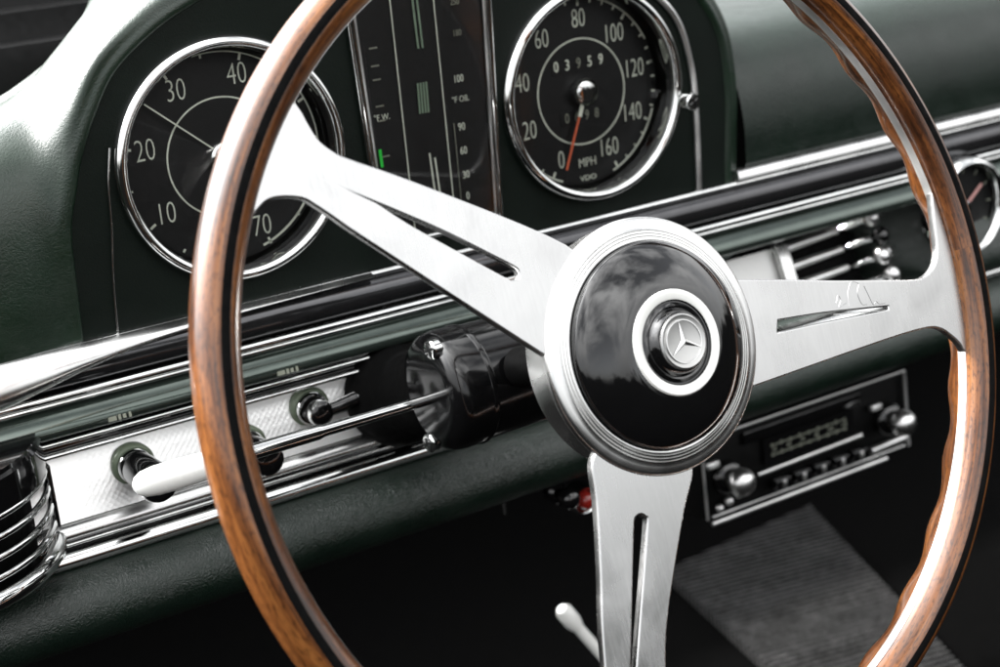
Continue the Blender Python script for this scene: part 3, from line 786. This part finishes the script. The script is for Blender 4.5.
# ================================================================== light
sun_to = Vector((-.47, .58, .66)).normalized()
el = math.asin(sun_to.z); az = math.atan2(sun_to.x, sun_to.y)
CL_LO, CL_HI = 2.1, 14.0
w = bpy.data.worlds.new('World'); scene.world = w; w.use_nodes = True
nt = w.node_tree; bg = nt.nodes['Background']
sky = N(nt, 'ShaderNodeTexSky'); sky.sky_type = 'NISHITA'; sky.sun_disc = False
sky.sun_elevation = el; sky.sun_rotation = az; sky.air_density = 1.0; sky.dust_density = 2.0
hs_ = N(nt, 'ShaderNodeHueSaturation', Saturation=.15)
nt.links.new(sky.outputs[0], hs_.inputs['Color'])
tc = N(nt, 'ShaderNodeTexCoord')
sx = N(nt, 'ShaderNodeSeparateXYZ'); nt.links.new(tc.outputs['Generated'], sx.inputs[0])
cn = N(nt, 'ShaderNodeTexNoise', Scale=2.0, Detail=7.0, Roughness=.58, Distortion=.3)
nt.links.new(tc.outputs['Generated'], cn.inputs['Vector'])
cov = N(nt, 'ShaderNodeMapRange'); cov.inputs['From Min'].default_value = .40; cov.inputs['From Max'].default_value = .60
cov.inputs['To Max'].default_value = .9
nt.links.new(cn.outputs['Fac'], cov.inputs['Value'])
up = ramp(nt, sx.outputs['Z'], [(0, (CL_LO, CL_LO, CL_LO)), (.75, (CL_HI, CL_HI, CL_HI))])     # overcast cloud is brightest overhead
mul = N(nt, 'ShaderNodeMix'); mul.data_type = 'RGBA'
nt.links.new(cov.outputs[0], mul.inputs[0]); nt.links.new(hs_.outputs[0], mul.inputs[6]); nt.links.new(up, mul.inputs[7])
vn = N(nt, 'ShaderNodeVectorMath', operation='DOT_PRODUCT'); vn.inputs[1].default_value = sun_to     # thin cloud glows round the veiled sun
nt.links.new(tc.outputs['Generated'], vn.inputs[0])
mxm = N(nt, 'ShaderNodeMath', operation='MAXIMUM'); mxm.inputs[1].default_value = 0; nt.links.new(vn.outputs['Value'], mxm.inputs[0])
pw = N(nt, 'ShaderNodeMath', operation='POWER'); pw.inputs[1].default_value = 7; nt.links.new(mxm.outputs[0], pw.inputs[0])
gl = N(nt, 'ShaderNodeMath', operation='MULTIPLY_ADD'); gl.inputs[1].default_value = 6.5; gl.inputs[2].default_value = 1.0
nt.links.new(pw.outputs[0], gl.inputs[0])
gs = N(nt, 'ShaderNodeVectorMath', operation='SCALE'); nt.links.new(mul.outputs[2], gs.inputs[0]); nt.links.new(gl.outputs[0], gs.inputs['Scale'])
tn = N(nt, 'ShaderNodeTexNoise', Scale=6.0, Detail=5.0, Roughness=.6)
nt.links.new(tc.outputs['Generated'], tn.inputs['Vector'])
sub = N(nt, 'ShaderNodeMath', operation='MULTIPLY_ADD'); sub.inputs[1].default_value = -.40
nt.links.new(tn.outputs['Fac'], sub.inputs[0]); nt.links.new(sx.outputs['Z'], sub.inputs[2])
hz = N(nt, 'ShaderNodeMapRange'); hz.inputs['From Min'].default_value = -.20; hz.inputs['From Max'].default_value = -.13
nt.links.new(sub.outputs[0], hz.inputs['Value'])
gm = N(nt, 'ShaderNodeMix'); gm.data_type = 'RGBA'
gm.inputs[6].default_value = (.05, .05, .047, 1)                                            # ground and trees below the skyline
nt.links.new(hz.outputs[0], gm.inputs[0]); nt.links.new(gs.outputs[0], gm.inputs[7])
nt.links.new(gm.outputs[2], bg.inputs['Color'])
bg.inputs['Strength'].default_value = .15
sl = bpy.data.lights.new('sun', 'SUN'); sl.energy = 5.0; sl.angle = math.radians(3); sl.color = (1, .97, .93)
so = bpy.data.objects.new('sun', sl); COL.objects.link(so)
so.rotation_euler = sun_to.to_track_quat('Z', 'Y').to_euler(); so.location = sun_to * 3

# ================================================================== camera
cam = bpy.data.cameras.new('camera'); co = bpy.data.objects.new('camera', cam); COL.objects.link(co)
Rm = Matrix(((.839563, .23468421, -.48995642), (-.5349079, .19954783, -.82100804), (-.09490788, .95136953, .29306741)))
co.matrix_world = Matrix.Translation((-.4028932, -.72818345, .13705068)) @ Rm.to_4x4()
cam.sensor_width = 36; cam.lens = 57.6; cam.clip_start = .02; cam.clip_end = 500
cam.dof.use_dof = True; cam.dof.focus_distance = .71; cam.dof.aperture_fstop = 10
scene.camera = co
scene.render.resolution_x = 1024; scene.render.resolution_y = 683
scene.view_settings.view_transform = 'Standard'; scene.view_settings.look = 'None'
scene.view_settings.exposure = 1.25; scene.view_settings.gamma = 1
